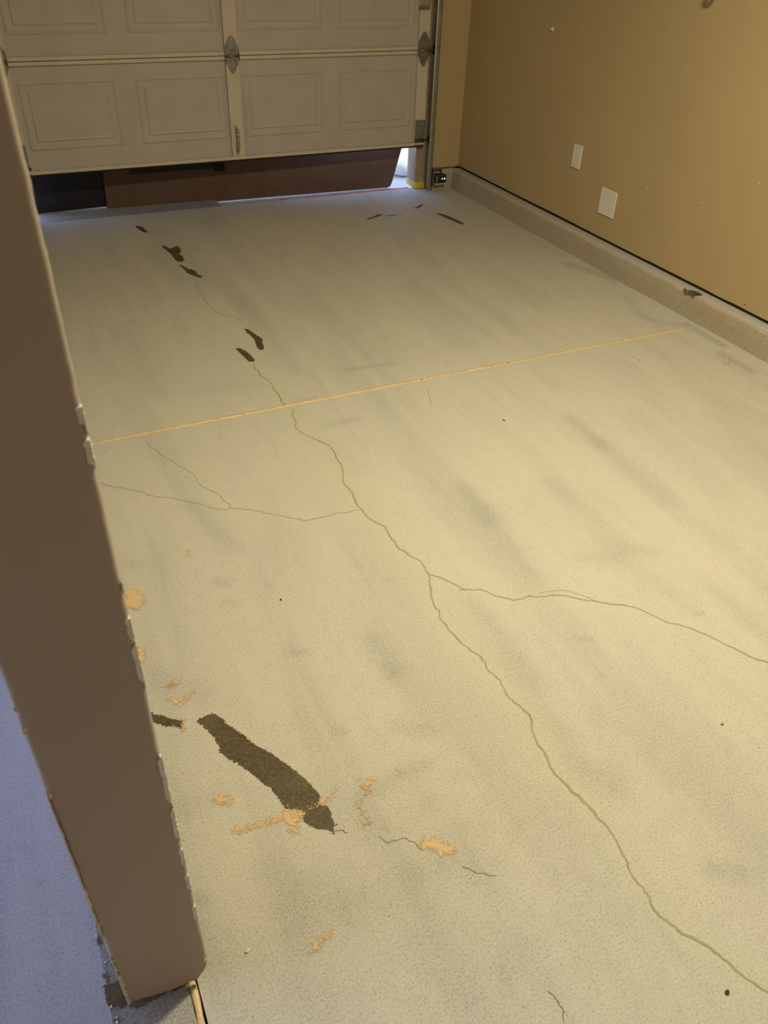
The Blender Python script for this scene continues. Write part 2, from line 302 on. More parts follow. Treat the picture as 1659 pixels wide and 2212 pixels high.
def mat_plain(name, col, rough=.5, metal=0.0, var=.12, scale=30, spec=.4):
    k = NT(name)
    c = k.mix(k.ramp(k.noise(scale, 4), .35, .7), col, tuple(x * (1 - var) for x in col))
    return k.fin(c, rough, metal, spec)

M_FLOOR = mat_concrete('floor_concrete', (.48, .445, .365), (.33, .307, .255), (.51, .465, .365), True)
M_BAY = mat_concrete('bay_concrete', (.42, .405, .43), (.27, .26, .285), (.47, .44, .46))  # blue of the daylight is put into the concrete colour
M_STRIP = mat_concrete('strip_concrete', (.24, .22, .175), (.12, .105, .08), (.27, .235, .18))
M_CURB = mat_concrete('curb_concrete', (.35, .30, .225), (.24, .20, .15), (.38, .30, .20))
M_APRON = mat_concrete('apron_concrete', (.27, .25, .235), (.19, .18, .17), (.30, .28, .265))
M_WALL = mat_paint('tan_wall_paint', (.50, .375, .205))
M_END = mat_paint('cool_lit_tan_paint', (.41, .345, .29), bump=.05, peel=40, var=.10)  # same tan paint, its dim cooler light put into the colour
M_RAW = mat_plain('raw_gypsum_paper', (.70, .64, .53), .9, var=.3, scale=60)
M_CEIL = mat_paint('ceiling_paint', (.52, .42, .27))
M_DOOR = mat_plain('almond_door_paint', (.50, .455, .43), .48, var=.07, scale=6)
M_RAIL = mat_plain('cream_stile_paint', (.62, .545, .455), .45, var=.10, scale=9)
M_ZINC = mat_metal('galvanised_steel', (.30, .29, .25), .5, .6)
M_STEEL = mat_metal('bare_steel', (.52, .50, .46), .38, .45)
M_TRACK = mat_metal('track_steel', (.42, .42, .39), .4, .35)
M_BLACK = mat_plain('black_rubber', (.018, .016, .016), .7, var=.3)
M_BIN = mat_plain('black_plastic', (.022, .018, .024), .5, var=.25)
M_PLATE = mat_plain('white_plastic', (.78, .72, .66), .35, var=.03, scale=12)
M_WOOD = mat_plain('painted_jamb_wood', (.42, .29, .19), .6, var=.2, scale=25)
M_YELLOW = mat_plain('yellow_tape', (.72, .53, .04), .5, var=.25, scale=40)
M_RED = mat_plain('red_cord_plastic', (.62, .03, .035), .5, var=.2, scale=60)
M_BOARD = mat_plain('brown_board_face', (.15, .090, .064), .6, var=.15, scale=8)
M_SENSOR = mat_plain('dark_sensor_plastic', (.03, .03, .03), .35, var=.2)
M_DARK = mat_plain('dark_gap', (.012, .010, .009), .9)
M_STONE = mat_plain('pale_stone', (.62, .68, .66), .8, var=.2, scale=14)
M_PALE = mat_plain('pale_chip', (.78, .75, .68), .7, var=.15, scale=90)
M_CHIPD = mat_plain('dark_chip', (.07, .055, .04), .8, var=.3, scale=90)
M_CHIPR = mat_plain('reddish_wood_chip', (.34, .16, .08), .8, var=.3, scale=90)

k = NT('orange_joint_filler')
nn = k.noise(45, 5, .7)
c = k.mix(k.ramp(nn, .3, .7), (.74, .55, .28), (.58, .40, .18))
c = k.mix(k.ramp(k.noise(20, 5, .7), .55, .7, 0, .7), c, (.80, .66, .42))
c = k.mix(k.ramp(k.voro(42), .16, .07), c, (.05, .035, .02))
k.bump(k.noise(160, 4, .7), .35, .0015)
M_FILL = k.fin(c, .38, spec=.5)

k = NT('dark_filler_patch')
g = k.noise(120, 5, .75)
c = k.mix(k.ramp(g, .35, .7), (.060, .040, .016), (.140, .098, .046))
c = k.mix(k.ramp(k.voro(210), .20, .08, 0, .8), c, (.27, .21, .12))
c = k.mix(k.ramp(k.noise(420, 2), .52, .30, 0, .7), c, (.035, .024, .010))
c = k.mix(k.math('MULTIPLY', k.ramp(k.noise(14, 4), .5, .7), .45), c, (.13, .10, .055))
k.bump(g, .4, .001)
k.fin(c, .55, spec=.35)
e = k.math('ADD', k.attr('dist'), k.math('MULTIPLY', k.math('SUBTRACT', k.noise(150, 6, .75), .5), .024))
M_PATCH = k.cut(k.math('GREATER_THAN', e, 0.0))

k = NT('tan_adhesive_residue')
g = k.noise(140, 4, .7)
c = k.mix(k.ramp(g, .3, .7), (.68, .49, .265), (.56, .39, .195))
c = k.mix(k.ramp(k.voro(110), .10, .05), c, (.06, .04, .025))
k.fin(c, .7, spec=.3)
e = k.math('ADD', k.attr('dist'), k.math('MULTIPLY', k.math('SUBTRACT', k.math('ADD', k.math('MULTIPLY', k.noise(48, 5, .7), .55), k.math('MULTIPLY', k.noise(210, 4, .75), .45)), .497), .105))
M_RES = k.cut(k.ramp(e, -.002, .008))

k = NT('filled_crack')
c = k.mix(k.ramp(k.noise(40, 4), .3, .7), (.31, .275, .17), (.37, .33, .21))
M_CRACK = k.fin(c, .7, spec=.25)
k = NT('faint_crack')
c = k.mix(k.ramp(k.noise(40, 4), .3, .7), (.34, .305, .215), (.40, .36, .26))
M_CRACKL = k.fin(c, .7, spec=.25)
k = NT('open_crack')
M_CRACKD = k.fin((.15, .13, .09), .9, spec=.1)

# ------------------------------------------------------------------ floor
XS, YT, YJ, XCURB, HC = -2.845, 0.0754, -2.387, -0.0625, 0.1173
XL, XR, YN, YW = -2.957, -2.8212, -4.195, 0.0186
BACK, LEFT, CEIL = -6.6, -6.0, 2.62

def seg_dist(px, py, a, b):
    ax, ay = a; bx, by = b
    dx, dy = bx - ax, by - ay
    L = dx * dx + dy * dy + 1e-12
    t = np.clip(((px - ax) * dx + (py - ay) * dy) / L, 0, 1)
    return np.hypot(px - ax - t * dx, py - ay - t * dy)

def slab(name, x0, x1, y0, y1, mat, step=None, parent=None, z0=-.10, z1=0.0, wav=0.0):
    """a concrete slab; with a step its top is a grid carrying the stain masks"""
    if step is None:
        return box(name, mat, x0, x1, y0, y1, z0, z1, parent, bev=.0012)
    nx = max(2, int(round((x1 - x0) / step)) + 1)
    ny = max(2, int(round((y1 - y0) / step)) + 1)
    X, Y = np.meshgrid(np.linspace(x0, x1, nx), np.linspace(y0, y1, ny))
    px, py = X.ravel(), Y.ravel()
    n = nx * ny
    top = np.stack([px, py, np.full(n, z1)], 1)
    # rim of the slab: skirt down to z0
    i = np.arange(n).reshape(ny, nx)
    rim = np.concatenate([i[0, :-1], i[:-1, -1], i[-1, :0:-1], i[:0:-1, 0]])
    low = top[rim].copy()
    low[:, 2] = z0
    q = np.stack([i[:-1, :-1], i[:-1, 1:], i[1:, 1:], i[1:, :-1]], -1).reshape(-1, 4)
    m = len(rim)
    a = np.arange(m)
    side = np.stack([rim, n + a, n + (a + 1) % m, rim[(a + 1) % m]], 1)
    co = np.concatenate([top, low])
    me = bpy.data.meshes.new(name)
    me.from_pydata(co.tolist(), [], np.concatenate([q, side]).tolist())
    sm = np.zeros(len(co)); ha = np.zeros(len(co))
    for pa, pb, w, s in SMUDGES:
        d = seg_dist(px, py, pa, pb)
        sm[:n] += s * np.exp(-(d / w) ** 2 * .8)
    for pl, w, s in HALOS:
        d = np.min([seg_dist(px, py, p, r) for p, r in zip(pl, pl[1:])], axis=0)
        ha[:n] = np.maximum(ha[:n], s * np.exp(-(d / w) ** 2))
    for nm, arr in (('smudge', np.minimum(sm, 1.1)), ('halo', ha)):
        at = me.attributes.new(nm, 'FLOAT', 'POINT')
        at.data.foreach_set('value', arr.astype(np.float32))
    return link(name, me, mat, parent)

floor = slab('floor', XS, XCURB + .01, BACK, YJ - .0075, M_FLOOR, .0125)
tag(floor, 'pale ground concrete garage floor with filled cracks and grinding bands', kind='structure')
o = slab('slab', XS, XCURB + .01, YJ + .0075, YT, M_FLOOR, .0125, floor)
o = slab('slab', LEFT, -2.9848, BACK, .02, M_BAY, None, floor)
tag(o, 'grey concrete floor of the neighbouring bay, daylight blue put into its colour')
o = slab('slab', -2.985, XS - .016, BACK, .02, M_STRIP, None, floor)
tag(o, 'dirty concrete strip under the partition wall')

def filler(name, p, q, w, z, amp, seed, parent):
    """bead of filler in a joint: rounded top, uneven edges"""
    rnd = random.Random(seed)
    p, q = Vector(p), Vector(q)
    d = (q - p).normalized()
    s = Vector((-d.y, d.x, 0))
    n = int((q - p).length / .012)
    bm = bmesh.new()
    prev = None
    for i in range(n + 1):
        c = p.lerp(q, i / n)
        row = []
        for t, h in ((-1, -.03), (-1, -.0015), (-.6, .0), (0, .0012), (.6, .0), (1, -.0015), (1, -.03)):
            jj = 1 + amp * (noise.noise(c * 22 + Vector((t * .4, seed, 0)))) if abs(t) > .5 else 1
            row.append(bm.verts.new(c + s * (w * t * jj) + Vector((0, 0, z + h))))
        if prev:
            for a in range(6):
                bm.faces.new((prev[a], prev[a + 1], row[a + 1], row[a]))
        prev = row
    return from_bm(name, bm, M_FILL, parent, True)

tag(filler('joint_filler', (XS, YJ, 0), (-.165, YJ + .0, 0), .0085, .0010, .35, 3, floor), 'tan orange filler bead in the joint across the floor')
tag(filler('joint_filler', (XS - .0095, BACK + .2, 0), (XS - .0095, YN + .25, 0), .0062, -.001, .5, 5, floor), 'tan orange filler in the joint beside the partition wall')
box('joint_gap', M_DARK, XS - .016, XS, BACK, 0, -.09, -.012, floor)
box('joint_gap', M_DARK, XS, -.16, YJ - .0075, YJ + .0075, -.09, -.012, floor)
box('joint_infill', M_BAY, -.163, XCURB + .01, YJ - .0075, YJ + .0075, -.09, -.0006, floor)

# --- cracks: thin ribbons of filler, slightly sunk look, uneven width
def fract(pts, amp, rnd, it=3):
    pts = [Vector((*p, 0)) for p in pts]
    for _ in range(it):
        out = [pts[0]]
        for a, b in zip(pts, pts[1:]):
            m = (a + b) / 2
            d = b - a
            m += Vector((-d.y, d.x, 0)) * rnd.uniform(-amp, amp)
            out += [m, b]
        pts = out
    return pts

def crack(kind, pts, seed):
    rnd = random.Random(seed)
    hw, amp, mat = {'m': (.0024, .10, M_CRACK), 'b': (.0020, .08, M_CRACK), 's': (.0014, .10, M_CRACKL),
                    't': (.0012, .08, M_CRACKL), 'k': (.0006, .16, M_CRACKD)}[kind]
    P = fract(pts, amp, rnd, 3)
    bm = bmesh.new()
    prev = None
    n = len(P)
    for i, p in enumerate(P):
        d = (P[min(i + 1, n - 1)] - P[max(i - 1, 0)]).normalized()
        s = Vector((-d.y, d.x, 0))
        w = hw * (1 + .55 * noise.noise(p * 9 + Vector((seed, 0, 0))) + .35 * noise.noise(p * 60))
        if kind == 'm':
            w *= 1 + 1.3 * math.exp(-((p - Vector((-1.98, -4.08, 0))).length / .035) ** 2)
        w *= min(1, .25 + i / 3, .25 + (n - 1 - i) / 3)
        a = bm.verts.new(p + s * w + Vector((0, 0, .0005)))
        b = bm.verts.new(p - s * w + Vector((0, 0, .0005)))
        if prev:
            bm.faces.new((prev[0], prev[1], b, a))
        prev = (a, b)
    return from_bm('crack', bm, mat, floor)

def run_on(pts, n, dx, dy):
    x, y = pts[-1]
    pts += [(x + dx * k + .03 * math.sin(k * 1.7), y + dy * k + .02 * math.cos(k * 2.3)) for k in range(1, n + 1)]
run_on(CRACKS[1][1], 9, .045, -.14)      # both cracks go on past the view
run_on(CRACKS[2][1], 8, .10, -.05)
for i, (kd, pts) in enumerate(CRACKS):
    crack(kd, pts, i + 1)

# --- patches: thin skins with a signed distance to their outline, edge broken by noise
def patch(name, pts, mat, margin, step, z, parent, dz=0.0):
    P = np.array(pts)
    x0, y0 = P.min(0) - margin
    x1, y1 = P.max(0) + margin
    nx = max(4, int((x1 - x0) / step) + 2)
    ny = max(4, int((y1 - y0) / step) + 2)
    X, Y = np.meshgrid(np.linspace(x0, x1, nx), np.linspace(y0, y1, ny))
    px, py = X.ravel(), Y.ravel()
    d = np.full(len(px), 9.0)
    ins = np.zeros(len(px), bool)
    for a, b in zip(P, np.roll(P, -1, 0)):
        d = np.minimum(d, seg_dist(px, py, a, b))
        c = ((a[1] > py) != (b[1] > py)) & (px < (b[0] - a[0]) * (py - a[1]) / (b[1] - a[1] + 1e-12) + a[0])
        ins ^= c
    sd = np.where(ins, d, -d)
    i = np.arange(nx * ny).reshape(ny, nx)
    q = np.stack([i[:-1, :-1], i[:-1, 1:], i[1:, 1:], i[1:, :-1]], -1).reshape(-1, 4)
    q = q[(sd[q] > -margin).any(1)]
    use = np.unique(q)
    mp = np.full(nx * ny, -1); mp[use] = np.arange(len(use))
    me = bpy.data.meshes.new(name)
    me.from_pydata(np.stack([px[use], py[use], np.full(len(use), z)], 1).tolist(), [], mp[q].tolist())
    at = me.attributes.new('dist', 'FLOAT', 'POINT')
    at.data.foreach_set('value', sd[use].astype(np.float32))
    return link(name, me, mat, parent)

for i, pts in enumerate(DARK):
    o = patch('dark_patch', pts, M_PATCH, .008, .004, .0008, floor)
    tag(o, 'dark brown filler patch on the concrete')
for i, pts in enumerate(ORANGE):
    o = patch('tan_residue', pts, M_RES, .040, .004, .0011, floor)
    tag(o, 'tan orange adhesive residue on the concrete')

# ------------------------------------------------------------------ curb (stem wall) along the right wall and in the corner
def curb_mesh():
    bm = bmesh.new()
    prof = [(.10, -.05), (-.064, -.05), (-.0635, .002), (-.061, .03), (-.058, .07), (-.054, .10), (-.049, .112),
            (-.040, .1165), (-.02, HC), (.10, HC)]
    ys = [YW + .10] + [YW - .032 - i * .02 for i in range(330)]
    prev = None
    for y in ys:
        row = []
        for j, (x, z) in enumerate(prof):
            w = .0
            if 2 <= j <= 7:
                w = .0022 * noise.noise(Vector((y * 14, z * 30, 3))) + .003 * noise.noise(Vector((y * 3, z * 8, 7)))
            row.append(bm.verts.new((x + w, y, z + (w * .5 if j > 4 else 0))))
        if prev:
            for a in range(len(prof) - 1):
                bm.faces.new((prev[a], prev[a + 1], row[a + 1], row[a]))
        prev = row
    return bm
curb = from_bm('baseboard_right', curb_mesh(), M_CURB)
tag(curb, 'rough concrete curb along the foot of the tan right wall', kind='structure')
bm = bmesh.new()
prof = [(YW + .12, -.05), (YW - .038, -.05), (YW - .038, .0), (YW - .034, .07), (YW - .026, .108), (YW - .012, HC), (YW + .12, HC)]
bm_prism(bm, prof, 0, -.205, .05)
o = from_bm('baseboard_front', bm, M_CURB)
tag(o, 'short concrete curb in the corner beside the garage door', kind='structure')
o = patch('dark_patch', CURB_PATCH, M_PATCH, .008, .004, HC + .003, curb)
tag(o, 'dark brown filler patch on top of the curb')
bm = bmesh.new()
bm_box(bm, -.022, .05, BACK, YW + .02, HC - .004, HC + .0185)
o = from_bm('shadow_gap', bm, M_DARK, curb)
# shallow: the gap strip sits back behind the drywall face
for v in o.data.vertices:
    v.co.x = max(v.co.x, .004)
    if v.co.z < HC: v.co.z = HC - .01

# ------------------------------------------------------------------ right wall, front wall, ceiling, other walls
bm = bmesh.new()
N = 700
rows = []
for i in range(N + 1):
    y = YW + .01 - (YW + .01 - BACK) * i / N
    zb = HC + .0125 + .0022 * noise.noise(Vector((y * 9, 0, 2))) + .003 * max(0, noise.noise(Vector((y * 2.2, 5, 2))))
    rows.append((bm.verts.new((.012, y, zb)), bm.verts.new((0, y, zb + .001)), bm.verts.new((0, y, CEIL)), bm.verts.new((.10, y, CEIL)), bm.verts.new((.10, y, zb))))
for a, b in zip(rows, rows[1:]):
    for j in range(5):
        bm.faces.new((a[j], a[(j + 1) % 5], b[(j + 1) % 5], b[j]))
bm.faces.new(rows[0]); bm.faces.new(rows[-1][::-1])
wall_right = from_bm('wall_right', bm, M_WALL)
tag(wall_right, 'tan painted drywall on the right side of the garage', kind='structure')

OPEN_X0, OPEN_X1, OPEN_H = -2.70, -.305, 2.13
bm = bmesh.new()
bm_box(bm, -.192, .06, YW, YW + .10, HC + .008, CEIL, .002)
wf = from_bm('wall_front', bm, M_WALL)
tag(wf, 'tan painted wall return beside the garage door', kind='structure')
box('header', M_WALL, -2.95, -.192, .075, .16, OPEN_H, CEIL, wf)
box('pier', M_WALL, -2.95, OPEN_X0, .075, .16, 0, OPEN_H, wf)
box('pier', M_WALL, -.27, .1, .075, .16, -.05, CEIL, wf)
box('header', M_WALL, LEFT, -2.95, .02, .16, 2.25, CEIL, wf)
box('pier', M_WALL, -3.45, -2.95, .02, .16, 0, 2.25, wf)
box('pier', M_WALL, LEFT, -5.75, .02, .16, 0, 2.25, wf)
# jamb boards
jm = box('trim_1', M_WOOD, OPEN_X1, -.27, .046, .165, .002, OPEN_H, None, .002)
tag(jm, 'brown wooden jamb of the garage door opening', kind='structure')
box('stop_molding', M_WOOD, -.283, -.232, .040, .062, .03, OPEN_H, jm, .002)
o = box('yellow_tape', M_YELLOW, OPEN_X1 - .0015, -.2, .030, .166, .004, .042, jm, .001)
tag(o, 'yellow tape round the foot of the jamb')
jl = box('trim_2', M_WOOD, OPEN_X0 - .03, OPEN_X0, .046, .165, .002, OPEN_H, None, .002)
tag(jl, 'wooden jamb on the partition side of the garage door', kind='structure')

o = box('ceiling', M_CEIL, LEFT, .1, BACK - .1, .16, CEIL, CEIL + .1)
tag(o, 'off-white garage ceiling', kind='structure')
o = box('wall_back', M_WALL, LEFT, .1, BACK - .1, BACK, -.1, CEIL)
tag(o, 'tan painted back wall of the garage', kind='structure')
o = box('wall_far', M_WALL, LEFT - .1, LEFT, -2.2, .16, -.1, CEIL)
tag(o, 'tan painted outer wall of the neighbouring bay', kind='structure')
# unseen side opening in the neighbouring bay, added to bring daylight onto its floor
box('pier', M_WALL, LEFT - .1, LEFT, BACK - .1, -4.4, -.1, CEIL, o)
box('header', M_WALL, LEFT - .1, LEFT, -4.4, -2.2, 2.35, CEIL, o)

# ------------------------------------------------------------------ partition wall, its end towards us: ragged drywall corner
def zbot(x):
    t = [(XL, .030), (-2.938, .026), (-2.895, .010), (-2.844, .008), (-2.832, .022), (-2.8235, .048), (XR, .070)]
    for (a, za), (b, zb) in zip(t, t[1:]):
        if x <= b:
            return za + (zb - za) * max(0, (x - a)) / (b - a)
    return t[-1][1]

sec = [(XL, .0), (XL, 4.1)]  # placeholder for clarity of the outline below
R1 = .007
cs = [('l', XL, .16)]
cs += [('l', XL, .06), ('l', XL, .02)]
for a in (0, 30, 60, 90):
    cs.append(('l', XL + R1 * (1 - math.cos(math.radians(a))), R1 * (1 - math.sin(math.radians(a)))))
for f in (.12, .3, .5, .7, .88):
    cs.append(('e', XL + R1 + (XR - XL - 2 * R1) * f, 0))
for a in (90, 60, 30, 0):
    cs.append(('r', XR - R1 * (1 - math.cos(math.radians(a))), R1 * (1 - math.sin(math.radians(a)))))
cs += [('r', XR, .02), ('r', XR, .06), ('r', XR, .16)]
NZ = 330
zs = [1.9 * (i / (NZ - 1)) for i in range(NZ)] + [2.2, CEIL]
bm = bmesh.new()
grid = []
for iz, z in enumerate(zs):
    row = []
    for (sd, x, dy) in cs:
        zb = zbot(x)
        zz = zb + (CEIL - zb) * (z / CEIL) if z < CEIL else CEIL
        if iz == 0:
            zz += .0035 * noise.noise(Vector((x * 90, dy * 50, 1)))
        jx = jy = 0
        if dy < .015 and sd != 'e':
            s = 1 if sd == 'r' else -1
            k1 = noise.noise(Vector((zz * 7, s * 3, 1)))
            k2 = noise.noise(Vector((zz * 45, s * 3, 9)))
            k3 = noise.noise(Vector((zz * 120, s * 3, 4)))
            jx = s * (.0014 * k1 + .0011 * k2 + .0008 * k3)
            jy = .0012 * k2
        row.append(bm.verts.new((x + jx, YN + dy + jy, zz)))
    grid.append(row)
for a, b in zip(grid, grid[1:]):
    for j in range(len(cs) - 1):
        bm.faces.new((a[j], a[j + 1], b[j + 1], b[j]))
# run of the wall up to the front wall
for sgn, row_x in ((0, XL), (1, XR)):
    v = [bm.verts.new((row_x, yy, zz)) for yy, zz in ((YN + .16, zbot(row_x)), (.02, .02), (.02, CEIL), (YN + .16, CEIL))]
    bm.faces.new(v)
me = bpy.data.meshes.new('wall_left')
bmesh.ops.recalc_face_normals(bm, faces=bm.faces)
bm.to_mesh(me); bm.free()
wall_left = link('wall_left', me, M_END, None, True)
tag(wall_left, 'tan painted end of the partition wall, cool light put into its colour, with a ragged drywall edge', kind='structure')
box('bottom_plate', M_CHIPD, XL + .014, XR - .014, YN + .03, .0, .0005, .04, wall_left)

def flake(name, mat, c, sx, sy, sz, seed, parent=None):
    bm = bmesh.new()
    bmesh.ops.create_icosphere(bm, subdivisions=2, radius=1)
    for v in bm.verts:
        d = 1 + .45 * noise.noise(v.co * 1.6 + Vector((seed * 3.1, seed, 0)))
        v.co = Vector((v.co.x * sx * d, v.co.y * sy * d, v.co.z * sz * d)) + Vector(c)
    return from_bm(name, bm, mat, parent)

rnd = random.Random(5)
for i, z in enumerate(RIGHT_CHIPS[2:]):
    flake('paper_chip', M_PALE, (XR - .0002, YN + .0025, z), .0016, .0018, rnd.uniform(.004, .011), i, wall_left)
for i, z in enumerate(LEFT_CHIPS):
    flake('paper_chip', M_RAW, (XL + .003, YN + .001, z), .0035, .002, rnd.uniform(.004, .009), i + 40, wall_left)
flake('paper_chip', M_RAW, (XL + .004, YN - .001, .032), .002, .002, .007, 77, wall_left)
flake('paper_chip', M_RAW, (XR - .004, YN + .0, .060), .0035, .002, .006, 78, wall_left)
for i, (x, z) in enumerate([(-2.893, .085), (-2.885, .095), (-2.880, .083), (-2.9, .09)]):
    flake('scuff', M_CHIPD, (x, YN + .0003, z), .0025, .0004, .0018, i + 90, wall_left)

def torn_strip(x0, x1, z0, z1, seed):
    bm = bmesh.new()
    n = 40
    L = [(x0 - .0008 * abs(noise.noise(Vector((i * .9, seed, 0)))), z0 + (z1 - z0) * i / n) for i in range(n + 1)]
    Rr = [(x0 + (x1 - x0) * (.25 + .75 * abs(noise.noise(Vector((i * .31, seed, 4)))) * 1.6) * (1 - .7 * (i / n) ** 2), z0 + (z1 - z0) * i / n) for i in range(n, -1, -1)]
    bm_prism(bm, L + Rr, 1, YN - .0018, YN + .004)
    return from_bm('torn_paper', bm, M_RAW, wall_left)
def torn_right(z0, z1, seed):
    bm = bmesh.new()
    n = max(12, int((z1 - z0) / .006))
    L = [(XR - .0062 + .0035 * abs(noise.noise(Vector((i * .7, seed, 0)))), z0 + (z1 - z0) * i / n) for i in range(n + 1)]
    Rr = [(XR + .0002 + .0016 * noise.noise(Vector((i * .9, seed, 4))), z0 + (z1 - z0) * i / n) for i in range(n, -1, -1)]
    pts = [(x if 0 < i < n else XR - .002, z) for i, (x, z) in enumerate(L)] + Rr
    bm_prism(bm, pts, 1, YN - .0008, YN + .006)
    return from_bm('torn_paper', bm, M_PALE, wall_left)
for za, zb, sd in ((1.095, 1.112, 2), (1.052, 1.078, 3), (.825, .855, 4), (.755, .815, 5), (.52, .615, 6), (.43, .50, 7), (.36, .40, 9), (.295, .33, 11), (.198, .238, 12)):
    torn_right(za, zb, sd)
torn_strip(XL + .0005, XL + .0105, .028, .19, 3)
torn_strip(XL + .0005, XL + .007, .25, .62, 8)

k = NT('brown_dirt')
g = k.noise(90, 5, .7)
c = k.mix(k.ramp(g, .35, .7), (.17, .115, .06), (.10, .075, .045))
k.bump(g, .5, .001)
k.fin(c, .8, spec=.2)
e = k.math('ADD', k.attr('dist'), k.math('MULTIPLY', k.math('SUBTRACT', k.noise(60, 6, .7), .5), .02))
M_DIRT = k.cut(k.math('GREATER_THAN', e, 0.0))
for pts in DIRT:
    tag(patch('dirt_patch', pts, M_DIRT, .010, .004, .0012, floor), 'brown dirt on the concrete strip')
rnd = random.Random(12)
for i in range(16):
    y = rnd.uniform(-4.21, -3.98)
    flake('edge_crumb', (M_PALE, M_STRIP, M_CHIPR)[i % 3], (-2.985 + rnd.uniform(-.004, .008), y, .001), rnd.uniform(.001, .0025), rnd.uniform(.0015, .004), .0014, 400 + i, floor)

# ------------------------------------------------------------------ garage door
DX, GAP, SH = -1.4959, .2775, .533
X0, X1 = DX - 1.219, DX + 1.219
door = empty('door_1', (DX, .03, GAP))
tag(door, 'almond sectional garage door with raised panels, pulled up off the floor', kind='structure')
PX = [-2.376, -1.787, -1.203, -.620]

def section(z0):
    """one door section seen from inside: pan with four stamped panels, and a rail along each edge"""
    bm = bmesh.new()
    YF, YB = .020, .050
    z1 = z0 + SH
    xs = sorted({X0, X1, *[p + s for p in PX for s in (-.2445, .2445)]})
    zlo, zhi = z0 + .112, z0 + .443
    def V(x, y, z): return bm.verts.new((x, y, z))
    def quad(a, b, c, d): bm.faces.new((V(*a), V(*b), V(*c), V(*d)))
    # flat field around the stampings
    quad((X0, YF, z0), (X1, YF, z0), (X1, YF, zlo), (X0, YF, zlo))
    quad((X0, YF, zhi), (X1, YF, zhi), (X1, YF, z1), (X0, YF, z1))
    edges = [X0] + [v for p in PX for v in (p - .2445, p + .2445)] + [X1]
    for a, b in zip(edges[0::2], edges[1::2]):
        quad((a, YF, zlo), (b, YF, zlo), (b, YF, zhi), (a, YF, zhi))
    bm_b = [(X0, YB, z0), (X1, YB, z0), (X1, YB, z1), (X0, YB, z1)]
    quad(*bm_b)
    quad((X0, YF, z0), (X0, YB, z0), (X1, YB, z0), (X1, YF, z0))
    quad((X0, YF, z1), (X0, YB, z1), (X1, YB, z1), (X1, YF, z1))
    quad((X0, YF, z0), (X0, YB, z0), (X0, YB, z1), (X0, YF, z1))
    quad((X1, YF, z0), (X1, YB, z0), (X1, YB, z1), (X1, YF, z1))
    bmesh.ops.remove_doubles(bm, verts=bm.verts, dist=1e-5)
    return from_bm('section', bm, M_DOOR, door)

def stamped_panel(cx, z0, parent):
    """rings of the stamping from the outer edge to the centre field: (inset, depth towards us)"""
    rings = [(0, 0), (.006, -.0035), (.012, -.0042), (.018, -.0005), (.040, .0012), (.0465, -.0028), (.051, -.0034), (.056, -.0015)]
    bm = bmesh.new()
    prev = None
    for ins, dep in rings:
        hx, za, zb = .2445 - ins, z0 + .112 + ins, z0 + .443 - ins
        r = [bm.verts.new((cx + sx * hx, .020 + dep, z)) for sx, z in ((-1, za), (1, za), (1, zb), (-1, zb))]
        if prev:
            for a in range(4):
                bm.faces.new((prev[a], prev[(a + 1) % 4], r[(a + 1) % 4], r[a]))
        prev = r
    bm.faces.new(prev)
    return from_bm('panel', bm, M_DOOR, parent)

secs = []
for s in range(4):
    z0 = GAP + s * SH
    so = section(z0)
    secs.append(so)
    for cx in PX:
        stamped_panel(cx, z0, so)
    # rails: the folded edges of the section
    for (za, zb) in ((z0 + .0005, z0 + .0185), (z0 + SH - .0205, z0 + SH - .003)):
        if s == 0 and za < z0 + .01:
            continue
        bm = bmesh.new()
        bm_box(bm, X0 + .072, DX - .0385, .002, .0215, za, zb, .002)
        from_bm('rail', bm, M_RAIL, so)
        bm = bmesh.new()
        bm_box(bm, DX + .0385, X1 - .072, .002, .0215, za, zb, .002)
        from_bm('rail', bm, M_RAIL, so)
    # stiles: centre and both ends
    lo = z0 + (.0165 if s == 0 else .001)
    for xa, xb in ((DX - .038, DX + .038), (X0, X0 + .072), (X1 - .072, X1)):
        bm = bmesh.new()
        bm_box(bm, xa, xb, 0, .0215, lo, z0 + SH - .003, .0025)
        from_bm('stile', bm, M_RAIL, so)
# bottom retainer and rubber seal
bm = bmesh.new()
bm_box(bm, X0, X1, -.004, .052, GAP - .0005, GAP + .017, .0015)
from_bm('bottom_rail', bm, M_RAIL, door)
bm = bmesh.new()
pr = [(-.001, GAP), (.0, GAP - .008), (.012, GAP - .013), (.036, GAP - .013), (.05, GAP - .008), (.051, GAP)]
bm_prism(bm, pr, 0, X0 + .005, X1 - .005)
tag(from_bm('bottom_seal', bm, M_BLACK, door), 'black rubber bottom seal')

